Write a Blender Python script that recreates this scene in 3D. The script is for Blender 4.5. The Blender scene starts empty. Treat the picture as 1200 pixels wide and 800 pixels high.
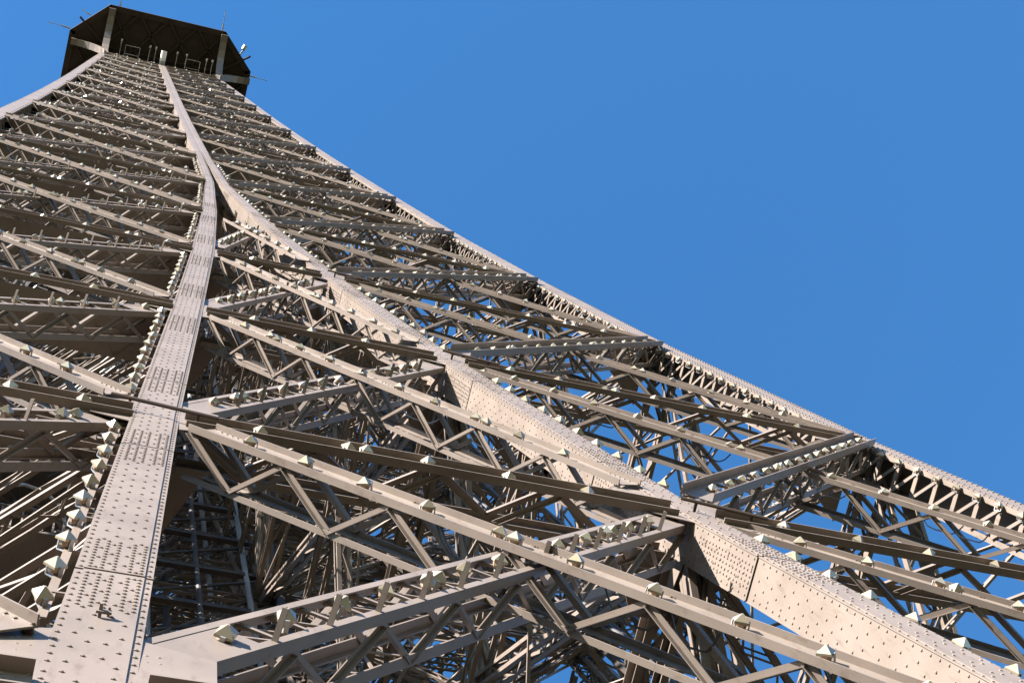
import bpy, math, random
from mathutils import Vector as V, Matrix
random.seed(7)
sc = bpy.context.scene
COL = sc.collection

# ------------------------------------------------------------------ camera
CAM = V((-4.315, -16.4663, 117.4))
YAW, ELEV, ROLL, FPX = 0.9422, 1.2629, -0.7202, 2088.23      # focal length in pixels of a 1200 px wide frame
fwd = V((math.sin(YAW)*math.cos(ELEV), math.cos(YAW)*math.cos(ELEV), math.sin(ELEV)))
rt0 = V((math.cos(YAW), -math.sin(YAW), 0)); up0 = rt0.cross(fwd)
rt = math.cos(ROLL)*rt0 + math.sin(ROLL)*up0
up = -math.sin(ROLL)*rt0 + math.cos(ROLL)*up0
cam = bpy.data.cameras.new('camera'); co = bpy.data.objects.new('camera', cam); COL.objects.link(co)
m = Matrix((rt, up, -fwd)).transposed().to_4x4(); m.translation = CAM
co.matrix_world = m
cam.sensor_width = 36.0; cam.lens = 36.0*FPX/1200.0
cam.clip_start = 0.1; cam.clip_end = 20000
sc.camera = co
def project(p):                                              # only used to rank and to word the labels
    v = p - CAM; z = v.dot(fwd)
    if z < 0.5: return (-9999, -9999, 1)
    return (600 + FPX*v.dot(rt)/z, 400 - FPX*v.dot(up)/z, z)
def in_frame(p, mg=0):
    a, b, z = project(p); return -mg < a < 1200+mg and -mg < b < 800+mg

# ------------------------------------------------------------------ light
SUN = V((-0.70, -0.47, 0.54)).normalized()                   # direction towards the sun
w = bpy.data.worlds.new('World'); sc.world = w; w.use_nodes = True
nt = w.node_tree; nt.nodes.clear()
sky = nt.nodes.new('ShaderNodeTexSky'); sky.sky_type = 'NISHITA'; sky.sun_disc = False
sky.sun_elevation = math.asin(SUN.z); sky.sun_rotation = math.atan2(SUN.x, SUN.y)
sky.altitude = 100; sky.air_density = 1.0; sky.dust_density = 0.0; sky.ozone_density = 1.6
hs = nt.nodes.new('ShaderNodeHueSaturation'); hs.inputs['Saturation'].default_value = 1.30
bg = nt.nodes.new('ShaderNodeBackground'); bg.inputs['Strength'].default_value = 0.05
ow = nt.nodes.new('ShaderNodeOutputWorld')
nt.links.new(sky.outputs[0], hs.inputs['Color']); nt.links.new(hs.outputs[0], bg.inputs[0]); nt.links.new(bg.outputs[0], ow.inputs[0])
sl = bpy.data.lights.new('sun', 'SUN'); sl.energy = 5.0; sl.angle = math.radians(0.5); sl.color = (1.0, 0.955, 0.90)
so = bpy.data.objects.new('sun', sl); COL.objects.link(so)
so.rotation_euler = SUN.to_track_quat('Z', 'Y').to_euler()
sc.view_settings.view_transform = 'Standard'; sc.view_settings.look = 'None'
sc.view_settings.exposure = 2.72; sc.view_settings.gamma = 1.0; sc.view_settings.use_curve_mapping = False

# ------------------------------------------------------------------ materials
def mat(name, base, rough=0.5, metal=0.0, var=0.08, scale=3.0, dirt=None, bump=0.0, coat=0.0, spec=0.5):
    mt = bpy.data.materials.new(name); mt.use_nodes = True
    n = mt.node_tree.nodes; l = mt.node_tree.links; b = n['Principled BSDF']
    tc = n.new('ShaderNodeNewGeometry')
    nz = n.new('ShaderNodeTexNoise'); nz.inputs['Scale'].default_value = scale; nz.inputs['Detail'].default_value = 5
    l.new(tc.outputs['Position'], nz.inputs['Vector'])
    rp = n.new('ShaderNodeValToRGB')
    rp.color_ramp.elements[0].position = 0.3; rp.color_ramp.elements[1].position = 0.7
    rp.color_ramp.elements[0].color = (*[c*(1-var) for c in base], 1)
    rp.color_ramp.elements[1].color = (*[min(1, c*(1+var)) for c in base], 1)
    l.new(nz.outputs[0], rp.inputs[0]); out = rp.outputs[0]
    if dirt:
        n2 = n.new('ShaderNodeTexNoise'); n2.inputs['Scale'].default_value = scale*7; n2.inputs['Detail'].default_value = 8
        n2.inputs['Roughness'].default_value = 0.7
        mp = n.new('ShaderNodeMapping'); mp.inputs['Scale'].default_value = (1, 1, 0.25)
        l.new(tc.outputs['Position'], mp.inputs[0]); l.new(mp.outputs[0], n2.inputs['Vector'])
        r2 = n.new('ShaderNodeValToRGB'); r2.color_ramp.elements[0].position = 0.54; r2.color_ramp.elements[1].position = 0.72
        r2.color_ramp.elements[0].color = (0, 0, 0, 1); r2.color_ramp.elements[1].color = (0.55, 0.55, 0.55, 1)
        l.new(n2.outputs[0], r2.inputs[0])
        mx = n.new('ShaderNodeMixRGB'); mx.inputs[2].default_value = (*dirt, 1)
        l.new(r2.outputs[0], mx.inputs[0]); l.new(out, mx.inputs[1]); out = mx.outputs[0]
    l.new(out, b.inputs['Base Color'])
    b.inputs['Specular IOR Level'].default_value = spec
    b.inputs['Roughness'].default_value = rough; b.inputs['Metallic'].default_value = metal
    if coat: b.inputs['Coat Weight'].default_value = coat
    if bump:
        bp = n.new('ShaderNodeBump'); bp.inputs['Strength'].default_value = bump; bp.inputs['Distance'].default_value = 0.01
        l.new(nz.outputs[0], bp.inputs['Height']); l.new(bp.outputs[0], b.inputs['Normal'])
    return mt
PAINT = mat('tower_paint', (0.138, 0.110, 0.091), 0.40, var=0.13, scale=1.3, dirt=(0.066, 0.042, 0.030), bump=0.15, spec=0.2)
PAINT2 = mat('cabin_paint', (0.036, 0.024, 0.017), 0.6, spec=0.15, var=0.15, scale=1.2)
GLASS = mat('lamp_cover', (0.245, 0.205, 0.145), 0.10, var=0.05, scale=9, coat=0.6)
HOUS = mat('lamp_housing', (0.32, 0.22, 0.15), 0.35, metal=0.3, var=0.15, scale=12)
BLACK = mat('cable_rubber', (0.045, 0.04, 0.04), 0.5, var=0.2)
STEEL = mat('galvanised_steel', (0.30, 0.30, 0.30), 0.45, metal=0.5, var=0.15)
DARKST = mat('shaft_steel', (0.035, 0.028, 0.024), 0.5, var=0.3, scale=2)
WHITE = mat('white_enamel', (0.75, 0.74, 0.72), 0.3, var=0.03)
LAWN = mat('ground_mix', (0.04, 0.045, 0.028), 0.9, spec=0.1, var=0.4, scale=0.02)
DECK = mat('deck_boards', (0.035, 0.028, 0.023), 0.8, spec=0.1, var=0.15, scale=1.0)

# ------------------------------------------------------------------ mesh builder
class MB:
    def __init__(s): s.v = []; s.f = []; s.mi = []; s.cur = 0
    def box8(s, p):
        i = len(s.v); s.v.extend(p)
        for f in ((0,3,2,1),(4,5,6,7),(0,1,5,4),(1,2,6,5),(2,3,7,6),(3,0,4,7)):
            s.f.append(tuple(i+k for k in f)); s.mi.append(s.cur)
    def bar(s, p0, p1, a, b, a0, a1, b0, b1):                 # prism from p0 to p1, section [a0,a1]x[b0,b1] in axes a, b
        s.box8([p0+a*a0+b*b0, p0+a*a1+b*b0, p0+a*a1+b*b1, p0+a*a0+b*b1,
                p1+a*a0+b*b0, p1+a*a1+b*b0, p1+a*a1+b*b1, p1+a*a0+b*b1])
    def rod(s, p0, p1, w, t, ref=V((0, 0, 1))):
        d = (p1-p0).normalized(); a = d.cross(ref)
        if a.length < 1e-3: a = d.cross(V((1, 0, 0)))
        a.normalize(); b = a.cross(d)
        s.bar(p0, p1, a, b, -w/2, w/2, -t/2, t/2)
    def angle(s, p0, p1, w, ref):                             # L-section bar, two legs
        d = (p1-p0).normalized(); a = d.cross(ref).normalized(); b = a.cross(d)
        t = 0.009
        s.bar(p0, p1, a, b, -w/2, w/2, -t/2, t/2)
        s.bar(p0, p1, a, b, w/2-t, w/2, t/2, w*0.8)
    def tube(s, pts, r, n=8):
        base = None
        for i, p in enumerate(pts):
            d = (pts[min(i+1, len(pts)-1)] - pts[max(i-1, 0)]).normalized()
            a = d.cross(V((0.31, 0.2, 0.93))).normalized(); b = a.cross(d)
            k = len(s.v); s.v.extend([p + a*math.cos(2*math.pi*j/n)*r + b*math.sin(2*math.pi*j/n)*r for j in range(n)])
            if base is not None:
                for j in range(n): s.f.append((base+j, base+(j+1) % n, k+(j+1) % n, k+j)); s.mi.append(s.cur)
            else: s.f.append(tuple(k+j for j in range(n))); s.mi.append(s.cur)
            base = k
        s.f.append(tuple(base+n-1-j for j in range(n))); s.mi.append(s.cur)
    def rivet(s, p, nrm, a, b, r=0.0165, h=0.011):
        i = len(s.v); n = 6
        for rr, hh in ((r, -0.001), (r*0.8, h*0.68)):
            for j in range(n):
                s.v.append(p + a*math.cos(2*math.pi*j/n)*rr + b*math.sin(2*math.pi*j/n)*rr + nrm*hh)
        s.v.append(p + nrm*h)
        for j in range(n):
            k = (j+1) % n
            s.f.append((i+j, i+k, i+n+k, i+n+j)); s.f.append((i+n+j, i+n+k, i+2*n)); s.mi += [s.cur, s.cur]
    def poly(s, pts, off):                                    # closed plate: polygon extruded by off
        i = len(s.v); n = len(pts); s.v.extend(pts); s.v.extend([p+off for p in pts])
        s.f.append(tuple(i+k for k in range(n-1, -1, -1))); s.f.append(tuple(i+n+k for k in range(n))); s.mi += [s.cur]*2
        for k in range(n): s.f.append((i+k, i+(k+1) % n, i+n+(k+1) % n, i+n+k)); s.mi.append(s.cur)
    def build(s, name, mats, parent=None, stuff=False, origin=None):
        me = bpy.data.meshes.new(name)
        o0 = origin if origin is not None else V((0, 0, 0))
        me.from_pydata([tuple(p-o0) for p in s.v], [], s.f)
        if not isinstance(mats, (list, tuple)): mats = [mats]
        for x in mats: me.materials.append(x)
        if len(mats) > 1: me.polygons.foreach_set('material_index', s.mi)
        me.validate(); me.update()
        o = bpy.data.objects.new(name, me); COL.objects.link(o); o.location = o0
        if parent is not None: o.parent = parent
        if stuff: o['kind'] = 'stuff'
        return o
    def __bool__(s): return bool(s.v)
def empty(name, loc=(0, 0, 0)):
    o = bpy.data.objects.new(name, None); COL.objects.link(o); o.location = loc; o.empty_display_size = 0.2
    return o
def tag(o, label, cat, group=None, kind=None):
    o['label'] = label; o['category'] = cat
    if group: o['group'] = group
    if kind: o['kind'] = kind
    return o

# ------------------------------------------------------------------ tower profile
H = [115.99, 126.2317, 136.4951, 147.2219, 157.6327, 167.9156, 178.4048, 188.8865, 200.0, 210.9, 221.0, 231.0, 239.8, 248.0, 255.6, 262.4, 267.7, 272.02]
W = [14.3304, 12.6858, 11.3547, 10.3779, 9.6065, 8.9714, 8.4022, 7.9235, 7.434, 6.9862, 6.6008, 6.237, 5.9376, 5.6616, 5.4048, 5.1733, 4.9895, 4.8397]
CC = [4.5336, 3.811, 3.0867, 2.2552, 1.4685, 0.7953, 0.27] + [0.155]*11
NL = len(H)
MERGE = 6
def lerp(z, xs):
    if z <= H[0]: return xs[0] + (xs[1]-xs[0])*(z-H[0])/(H[1]-H[0])
    for i in range(NL-1):
        if z <= H[i+1]: return xs[i] + (xs[i+1]-xs[i])*(z-H[i])/(H[i+1]-H[i])
    return xs[-1] + (xs[-1]-xs[-2])*(z-H[-1])/(H[-1]-H[-2])
Wz = lambda z: lerp(z, W)
Cz = lambda z: lerp(z, CC)
HC = 0.35                                                    # half width of a corner column
EX = [V((1, 0, 0)), V((0, 1, 0)), V((-1, 0, 0)), V((0, -1, 0))]      # lateral axis of faces: front, right, back, left
NN = [V((0, -1, 0)), V((1, 0, 0)), V((0, 1, 0)), V((-1, 0, 0))]      # outward
def F(q, x, z, n=0.0):
    d = Wz(z) + (HC if q % 2 else 0)
    return EX[q]*x + NN[q]*(d+n) + V((0, 0, z))
def ribw(z):                                                 # width of an inner rib
    return 0.50 if z < 160 else (0.50 - 0.20*(z-160)/18.4 if z < 178.4 else 0.30)

tower = empty('iron_lattice_tower', (0, 0, 116))
tag(tower, 'brown iron lattice tower soaring to a dark viewing cabin against blue sky', 'tower')
def kid(name, p):                                            # an empty part of the tower
    o = empty(name); o.parent = tower; o.matrix_parent_inverse = Matrix.Translation((0, 0, -116)); o.location = p
    return o
def part(mb, name, mats=PAINT, stuff=False, org=None):
    o = mb.build(name, mats, None, stuff, org); o.parent = tower
    o.matrix_parent_inverse = Matrix.Translation((0, 0, -116)); return o
def sub(mb, name, par, mats=PAINT, stuff=False):
    o = mb.build(name, mats, None, stuff, V(par.location)); o.parent = par
    o.matrix_parent_inverse = Matrix.Translation(-V(par.location)); return o

# ------------------------------------------------------------------ girders
lamp_spots = []                                              # (point, outward, lateral, style, key)
def girder_axes(p0, p1, nrm):
    d = (p1-p0).normalized(); n = (nrm - d*nrm.dot(d)).normalized(); s = d.cross(n).normalized()
    return d, n, s
def girder_mb(kind, p0, p1, nrm, depth, bars, hw=0.25, fd=0.12, pitch=1.15, rich=True, floor=False, stand=False, bw=0.06):
    """kind T: two troughs laced together; kind L: four angles laced on every side.  bars: list that receives single bars"""
    g = MB(); d, n, s = girder_axes(p0, p1, nrm); L = (p1-p0).length; t = 0.014
    q0, q1 = p0, p1
    if kind == 'T':
        g.bar(q0, q1, s, n, -hw+t, hw-t, -t, 0)
        for sg in (-1, 1): g.bar(q0, q1, s, n, min(sg*hw, sg*(hw-t)), max(sg*hw, sg*(hw-t)), -t, fd)
        # inner trough
        b = -depth
        g.bar(q0, q1, s, n, -hw+t, -hw*0.35, b, b+t); g.bar(q0, q1, s, n, hw*0.35, hw-t, b, b+t)
        for sg in (-1, 1): g.bar(q0, q1, s, n, min(sg*hw, sg*(hw-t)), max(sg*hw, sg*(hw-t)), b, b+fd)
        nf = -t
    else:
        cw = 0.065
        for sg in (-1, 1):
            lo, hi = (hw-cw, hw) if sg > 0 else (-hw, -hw+cw)
            g.bar(q0, q1, s, n, lo, hi, -t, 0)
            e0, e1 = (hw-t, hw) if sg > 0 else (-hw, -hw+t)
            if stand: g.bar(q0, q1, s, n, e0, e1, 0, fd+0.01)
            else: g.bar(q0, q1, s, n, e0, e1, -fd+0.005, -t)
            g.bar(q0, q1, s, n, lo, hi, -depth, -depth+t)
            g.bar(q0, q1, s, n, e0, e1, -depth+t, -depth+fd)
        nf = -fd if not stand else -0.02
        # solid end plates
        for a, bb in ((0, min(0.95, L*0.14)), (L-min(0.95, L*0.14), L)):
            g.bar(q0+d*a, q0+d*bb, s, n, -hw+cw, hw-cw, -t-0.004, -0.004)
    if floor: g.bar(q0, q1, s, n, hw-0.004, hw+0.008, -depth-0.02, -0.1)
    nb = max(2, round(L/pitch)); ln = L/nb
    # zigzag side lacing between front and back chords, on both sides
    for sg in (-1, 1):
        for i in range(nb):
            a = q0 + d*(ln*i) + s*sg*(hw-0.03); c = q0 + d*(ln*(i+0.5)) + s*sg*(hw-0.03); e = q0 + d*(ln*(i+1)) + s*sg*(hw-0.03)
            for x, y in ((a + n*nf, c + n*(-depth+0.05)), (c + n*(-depth+0.05), e + n*nf)):
                m_ = MB() if bars is not None else g
                m_.angle(x, y, bw, s*sg)
                if bars is not None: bars.append(m_)
    # lacing of the front (L) and back sides
    nb2 = max(2, round(L/(0.42 if kind == 'L' else 0.8))); l2 = L/nb2
    for i in range(nb2):
        a = q0+d*(l2*i); c = q0+d*(l2*(i+0.5)); e = q0+d*(l2*(i+1))
        if kind == 'L':
            if rich and 0.1 < i/nb2 < 0.88:
                g.bar(a - s*(hw-0.02), a + s*(hw-0.02), d, n, -0.02, 0.02, -0.05, -0.03)
                g.bar(a - s*(hw-0.02), e + s*(hw-0.02), d, n, -0.015, 0.015, -0.075, -0.055)
            elif i % 2 == 0:
                g.bar(a - s*hw*0.8, e + s*hw*0.8, d, n, -0.02, 0.02, -0.05, -0.03)
        if i % 2 == 0:
            g.bar(a - s*hw*0.8, e + s*hw*0.8, d, n, -0.025, 0.025, -depth-0.012, -depth-0.002)
        else:
            g.bar(a + s*hw*0.8, e - s*hw*0.8, d, n, -0.025, 0.025, -depth-0.012, -depth-0.002)
    if kind == 'L' and rich and not stand:                                  # stubs standing out from the lower chord, one per lamp
        k = 0; x = 1.1
        low = -1 if s.z > 0 else 1
        while x < L-0.9:
            if abs(x - L/2) < 0.32: x += 0.4; continue
            b0 = q0 + d*x + s*low*(hw-0.05)
            g.bar(b0 - n*0.01, b0 + n*0.21 + d*0.03, d, s, -0.024, 0.024, -0.006, 0.006)
            g.bar(b0 - n*0.01, b0 + n*0.21 + d*0.03, d, s, -0.024, -0.014, 0.006, 0.036)
            x += 0.76
    return g, d, n, s, L
girders = []                                                 # deferred so that the 300 largest become parts of their own
def add_girder(kind, q, x0, z0, x1, z1, depth, where, typ, lvl, t0=0.32, t1=0.32, hw=0.25, fd=0.12, noff=0.0, lamps=True):
    p0 = F(q, x0, z0, noff); p1 = F(q, x1, z1, noff); d = (p1-p0).normalized()
    dx = abs(d.dot(EX[q])); sx_ = math.sqrt(max(0, 1-dx*dx))
    def tr(x, z):
        col_ = abs(abs(x) - Wz(z)) < 0.05
        return ((HC-0.12 if col_ else ribw(z)/2 + 0.03) + (hw*sx_ if kind == 'T' else 0.1))/dx
    p0 = p0 + d*tr(x0, z0); p1 = p1 - d*tr(x1, z1)
    girders.append(dict(kind=kind, p0=p0, p1=p1, n=NN[q], depth=depth + (0.45 if typ == 'B' and (lvl >= 7 or (lvl >= 3 and where == 'left' and q == 0)) else 0), q=q, where=where, typ=typ, lvl=lvl, hw=hw, fd=fd, lamps=lamps))
def add_free(kind, p0, p1, nrm, depth, hw=0.2, fd=0.09, typ='inner'):
    girders.append(dict(kind=kind, p0=p0, p1=p1, n=nrm, depth=depth, q=9, where='inside', typ=typ, lvl=0, hw=hw, fd=fd, lamps=False))

for q in range(4):
    for k in range(0, NL):
        z = H[k]; c = Cz(z); hwk = 0.175 if k < 8 else 0.15; dp = 0.52 if k < 7 else 0.45
        wk = W[k] - HC*0 ; fdk = 0.085 if k < 8 else 0.075
        # between the two inner ribs
        if k < MERGE-1:
            add_girder('T', q, -c, z-0.5, c, z-0.5, dp, 'mid', 'B', k, hw=hwk, fd=fdk)
            if k+1 < MERGE:
                c1, z1 = Cz(H[k+1]), H[k+1]
                add_girder('T', q, -c1, z1-0.3, c, z-0.15, dp, 'mid', 'A', k, 0.35, 0.35, hw=hwk+0.012, fd=fdk-0.022, noff=0.03)
                add_girder('L', q, -c, z+0.05, c1, z1-0.15, dp, 'mid', 'C', k, 0.35, 0.3, hw=hwk+0.035, fd=fdk+0.015, noff=-0.05)
        for sg, nm in ((-1, 'left'), (1, 'right')):
            if k > 0 or True:
                xa, xb = (-wk, -c) if sg < 0 else (c, wk)
                add_girder('T', q, xa, z-0.5, xb, z-0.5, dp, nm, 'B', k, 0.45 if sg < 0 else 0.3, 0.3 if sg < 0 else 0.45, hw=hwk-0.015, fd=fdk)
            if k+1 < NL:
                z1 = H[k+1]; c1 = Cz(z1); w1 = W[k+1]
                if sg > 0:
                    add_girder('T', q, c1, z1-0.3, wk, z-0.15, dp, nm, 'A', k, 0.35, 0.5, hw=hwk+0.012, fd=fdk-0.025, noff=-0.03)
                    add_girder('L', q, c, z+0.05, w1, z1-0.15, dp, nm, 'C', k, 0.35, 0.45, hw=hwk+0.035, fd=fdk+0.015, noff=0.06)
                else:
                    add_girder('T', q, -w1, z1-0.3, -c, z-0.15, dp, nm, 'A', k, 0.5, 0.35, hw=hwk+0.012, fd=fdk-0.022, noff=0.03)
                    add_girder('L', q, -wk, z+0.05, -c1, z1-0.15, dp, nm, 'C', k, 0.45, 0.35, hw=hwk+0.035, fd=fdk+0.015, noff=-0.05)
# inner faces of the four legs and the floor frames
def corner(sx, sy, z, ax, ay):                               # ax/ay: 'W' outer or 'c' inner coordinate
    X = (Wz(z)+0.1 if ax == 'W' else Cz(z)); Y = (Wz(z)-0.3 if ay == 'W' else Cz(z))
    return V((sx*X, sy*Y, z))
for k in range(0, MERGE):
    z, z1 = H[k], H[k+1]
    for sx in (-1, 1):
        for sy in (-1, 1):
            for a, b, nrm in ((('c', 'W'), ('c', 'c'), V((-sx, 0, 0))), (('W', 'c'), ('c', 'c'), V((0, -sy, 0)))):
                P = lambda zz, u: corner(sx, sy, zz, *u)
                add_free('T', P(z, a), P(z, b), nrm, 0.35, 0.15, typ='inner')
                if Cz(z) > 0.9:
                    add_free('L', P(z, a), P(z1, b), nrm, 0.3, 0.13, typ='inner')
                    add_free('L', P(z, b), P(z1, a), nrm, 0.3, 0.13, typ='inner')
            # plan bracing at each level
            add_free('L', corner(sx, sy, z, 'W', 'W'), corner(sx, sy, z, 'c', 'c'), V((0, 0, 1)), 0.3, 0.17)
            add_free('L', corner(sx, sy, z, 'c', 'W'), corner(sx, sy, z, 'W', 'c'), V((0, 0, 1)), 0.3, 0.17)
for k in range(MERGE, NL):
    z = H[k]
    for sx in (-1, 1):
        for sy in (-1, 1):
            add_free('L', V((sx*W[k], sy*(W[k]-0.3), z)), V((0, 0, z)) + V((sx, sy, 0))*2.0, V((0, 0, 1)), 0.3, 0.15)
            add_free('L', V((0.15*sx, sy*(W[k]-0.4), z)), V((sx*(W[k]-0.2), 0.15*sy, z)), V((0, 0, 1)), 0.3, 0.15)
            add_free('T', V((sx*0.15, sy*(W[k]-0.4), z)), V((sx*1.9, sy*1.9, z)), V((0, 0, 1)), 0.3, 0.15)
# rank
def score(g):
    mid = (g['p0']+g['p1'])/2; L = (g['p1']-g['p0']).length
    best = 0
    for t in (0, 0.25, 0.5, 0.75, 1):
        p = g['p0'].lerp(g['p1'], t)
        if in_frame(p, 60): best = max(best, L/project(p)[2])
    return best * (4 if g['q'] == 0 else (0.8 if g['q'] == 9 else 1))
for g in girders: g['sc'] = score(g)
girders.sort(key=lambda g: -g['sc'])
rest = MB(); nbars = 0
for i, g in enumerate(girders):
    near = g['q'] == 0 and g['sc'] > 0 and g['lvl'] <= 4
    bars = [] if (near and nbars < 290 and g['typ'] in 'ABC' and (g['lvl'] <= 2)) else None
    mb, d, n, s, L = girder_mb(g['kind'], g['p0'], g['p1'], g['n'], g['depth'], bars, g['hw'], g['fd'],
                               1.3 if g['kind'] == 'L' else 1.5, rich=(g['q'] == 0 and g['lvl'] <= 5), stand=(g['q'] == 0 and g['where'] == 'right'), bw=0.06 if g['lvl'] < 6 else 0.04, floor=(g['typ'] == 'B' and (g['lvl'] >= 7 or (g['lvl'] >= 3 and g['where'] == 'left' and g['q'] == 0))))
    if g['q'] == 0 and g['lvl'] <= 2 and g['kind'] == 'T':       # bolts at the ends and splices
        for x in [0.15+0.09*j for j in range(5)] + [L*0.45+0.08*j for j in range(4)] + [L-0.15-0.09*j for j in range(5)]:
            for sg in (-1, 1):
                mb.rivet(g['p0']+d*x+s*sg*(g['hw']-0.05), n, d, s)
    if i < 298:
        e = part(mb, 'girder', org=g['p0'])
        if bars:
            for b_ in bars:
                mid = sum((b_.v[j] for j in (0, 6)), V((0, 0, 0)))/2
                if nbars < 295 and in_frame(mid, 30):
                    sub(b_, 'lattice_bar', e); nbars += 1
                else:
                    off = len(mb.v)
                    x = MB(); x.v = b_.v; x.f = b_.f; x.mi = b_.mi
                    g.setdefault('extra', []).append(x)
        if g.get('extra'):
            al = MB()
            for x in g['extra']:
                off = len(al.v); al.v += x.v; al.f += [tuple(j+off for j in f) for f in x.f]; al.mi += x.mi
            o = sub(al, 'lattice_bars', e, stuff=True)
    else:
        off = len(rest.v); rest.v += mb.v; rest.f += [tuple(j+off for j in f) for f in mb.f]; rest.mi += mb.mi
    # lamps
    if g['q'] == 0 and g['lamps']:
        step = {'A': 0.86, 'B': 0.92, 'C': 0.76}[g['typ']]
        if g['lvl'] > 5: step *= 1.05
        x = 0.8 if g['typ'] != 'C' else 1.1-0.33; j = 0
        while x < L-0.5:
            p = g['p0'] + d*x
            key = (g['where'], g['typ'], g['lvl'])
            lamp_spots.append((p + n*(0.0 if g['kind'] == 'T' else -0.03), n, d, key))
            if (j*7 + g['lvl']*3 + len(g['where'])) % 6 == 4:
                lamp_spots.append((p + d*0.2 + n*(0.0 if g['kind'] == 'T' else -0.03), n, d, key))
            if g['typ'] == 'B' and g['lvl'] >= 6: lamp_spots.append((p - n*0.55 + d*0.35, n, d, key))
            x += step*random.uniform(0.93, 1.07); j += 1
part(rest, 'girder', stuff=True)

# ------------------------------------------------------------------ ribs and corner columns
SE = 1.45                                                    # splice distance from a node
def rivet_rows(mb, p0, p1, nrm, a, rows, pitch, ph=0.0):
    d = (p1-p0); L = d.length; d = d/L
    for ri, r in enumerate(rows):
        off, stag, step = r if isinstance(r, tuple) else (r, 0, 1)
        x = 0.05 + stag*pitch*step*0.5
        while x < L-0.04:
            mb.rivet(p0 + d*x + a*off, nrm, d, a); x += pitch*step
for sg, side in ((-1, 'left'), (1, 'right')):
    rib = kid('inner_rib', F(0, sg*Cz(116), 116)); rb = None
    rv = MB(); back = MB()
    cuts = []
    zs = [113.0]
    for k in range(NL):
        zs += [H[k]-2.6, H[k]+2.25] if k < MERGE+2 else [H[k]]
    zs = sorted(x for x in zs if x <= 272.1)
    for a, b in zip(zs[:-1], zs[1:]):
        nodes = [a] + [h for h in H if a+0.01 < h < b-0.01] + [b]
        node_piece = len(nodes) > 2
        fm, cm, s1, s2 = MB(), MB(), MB(), MB()
        for z0, z1 in zip(nodes[:-1], nodes[1:]):
            g0 = 0.022 if z0 == a else 0; g1 = 0.022 if z1 == b else 0
            z0_, z1_ = z0+g0, z1-g1
            w0, w1 = ribw(z0_)/2, ribw(z1_)/2
            dp = 0.50
            def rect(zz, x0, x1, n0, n1):
                cx = sg*Cz(zz)
                return [F(0, cx+x0, zz, n0), F(0, cx+x1, zz, n0), F(0, cx+x1, zz, n1), F(0, cx+x0, zz, n1)]
            def plate(mb_, f0, f1, n0, n1):                   # f: function of half width
                mb_.box8(rect(z0_, f0(w0), f1(w0), n0, n1) + rect(z1_, f0(w1), f1(w1), n0, n1))
            plate(fm, lambda w_: -w_, lambda w_: w_, -0.014, 0.0)
            plate(cm, lambda w_: -w_+0.055, lambda w_: w_-0.055, 0.0, 0.010)
            plate(s1, lambda w_: -w_+0.01, lambda w_: -w_+0.024, -dp, -0.014)
            plate(s2, lambda w_: w_-0.024, lambda w_: w_-0.01, -dp, -0.014)
            plate(back, lambda w_: -w_, lambda w_: w_, -dp-0.012, -dp)
            # rivets
            if z1 < 200 and z1 > 119:
                P0, P1 = F(0, sg*Cz(z0_), z0_), F(0, sg*Cz(z1_), z1_)
                pit = 0.15 if z0 < 150 else 0.2
                wv = w0
                d_ = (P1-P0).normalized(); nn = NN[0]
                rivet_rows(rv, P0, P1, nn, EX[0], [-wv+0.03, wv-0.03], pit)
                rivet_rows(rv, P0 + nn*0.010, P1 + nn*0.010, nn, EX[0],
                           [(-wv*0.52, 0, 2), (-wv*0.2, 1, 2), (wv*0.2, 1, 2), (wv*0.52, 0, 2)] if wv > 0.2 else [(0, 0, 3)], pit)
                # dense grids near the splices
                Lp = (P1-P0).length
                for ee in (0, 1):
                    if (ee == 0 and g0 == 0) or (ee == 1 and g1 == 0): continue
                    Q0 = (P0 if ee == 0 else P1 - d_*1.0) + nn*0.010
                    if wv > 0.2: rivet_rows(rv, Q0, Q0 + d_*1.0, nn, EX[0], [-wv*0.66, -wv*0.36, -wv*0.05, wv*0.36, wv*0.66], 0.085)
                # visible side plates (towards -x)
                if z0 < 182:
                    S0, S1 = P0 + EX[0]*(-w0+0.01), P1 + EX[0]*(-w1+0.01)
                    rivet_rows(rv, S0, S1, -EX[0], NN[0], [-0.05, -0.45], pit)
                    rivet_rows(rv, S0, S1, -EX[0], NN[0], [(-0.16, 0, 2), (-0.24, 1, 2), (-0.32, 0, 2), (-0.39, 1, 2)], pit)
                    for ee in (0, 1):
                        if (ee == 0 and g0 == 0) or (ee == 1 and g1 == 0): continue
                        if node_piece:
                            Q0 = (S0 if ee == 0 else S1 - d_*1.5)
                            rivet_rows(rv, Q0, Q0 + d_*1.5, -EX[0], NN[0], [-0.13, -0.19, -0.25, -0.31, -0.37], 0.085)
        if a < 195:
            sub(fm, 'front_plate', rib); sub(cm, 'cover_plate', rib); sub(s1, 'side_plate', rib); sub(s2, 'side_plate', rib)
        else:
            allm = MB()
            for x in (fm, cm, s1, s2):
                off = len(allm.v); allm.v += x.v; allm.f += [tuple(j+off for j in f) for f in x.f]; allm.mi += x.mi
            sub(allm, 'front_plate', rib)
    sub(back, 'back_plate', rib)
    sub(rv, 'rivet', rib, stuff=True)
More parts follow.
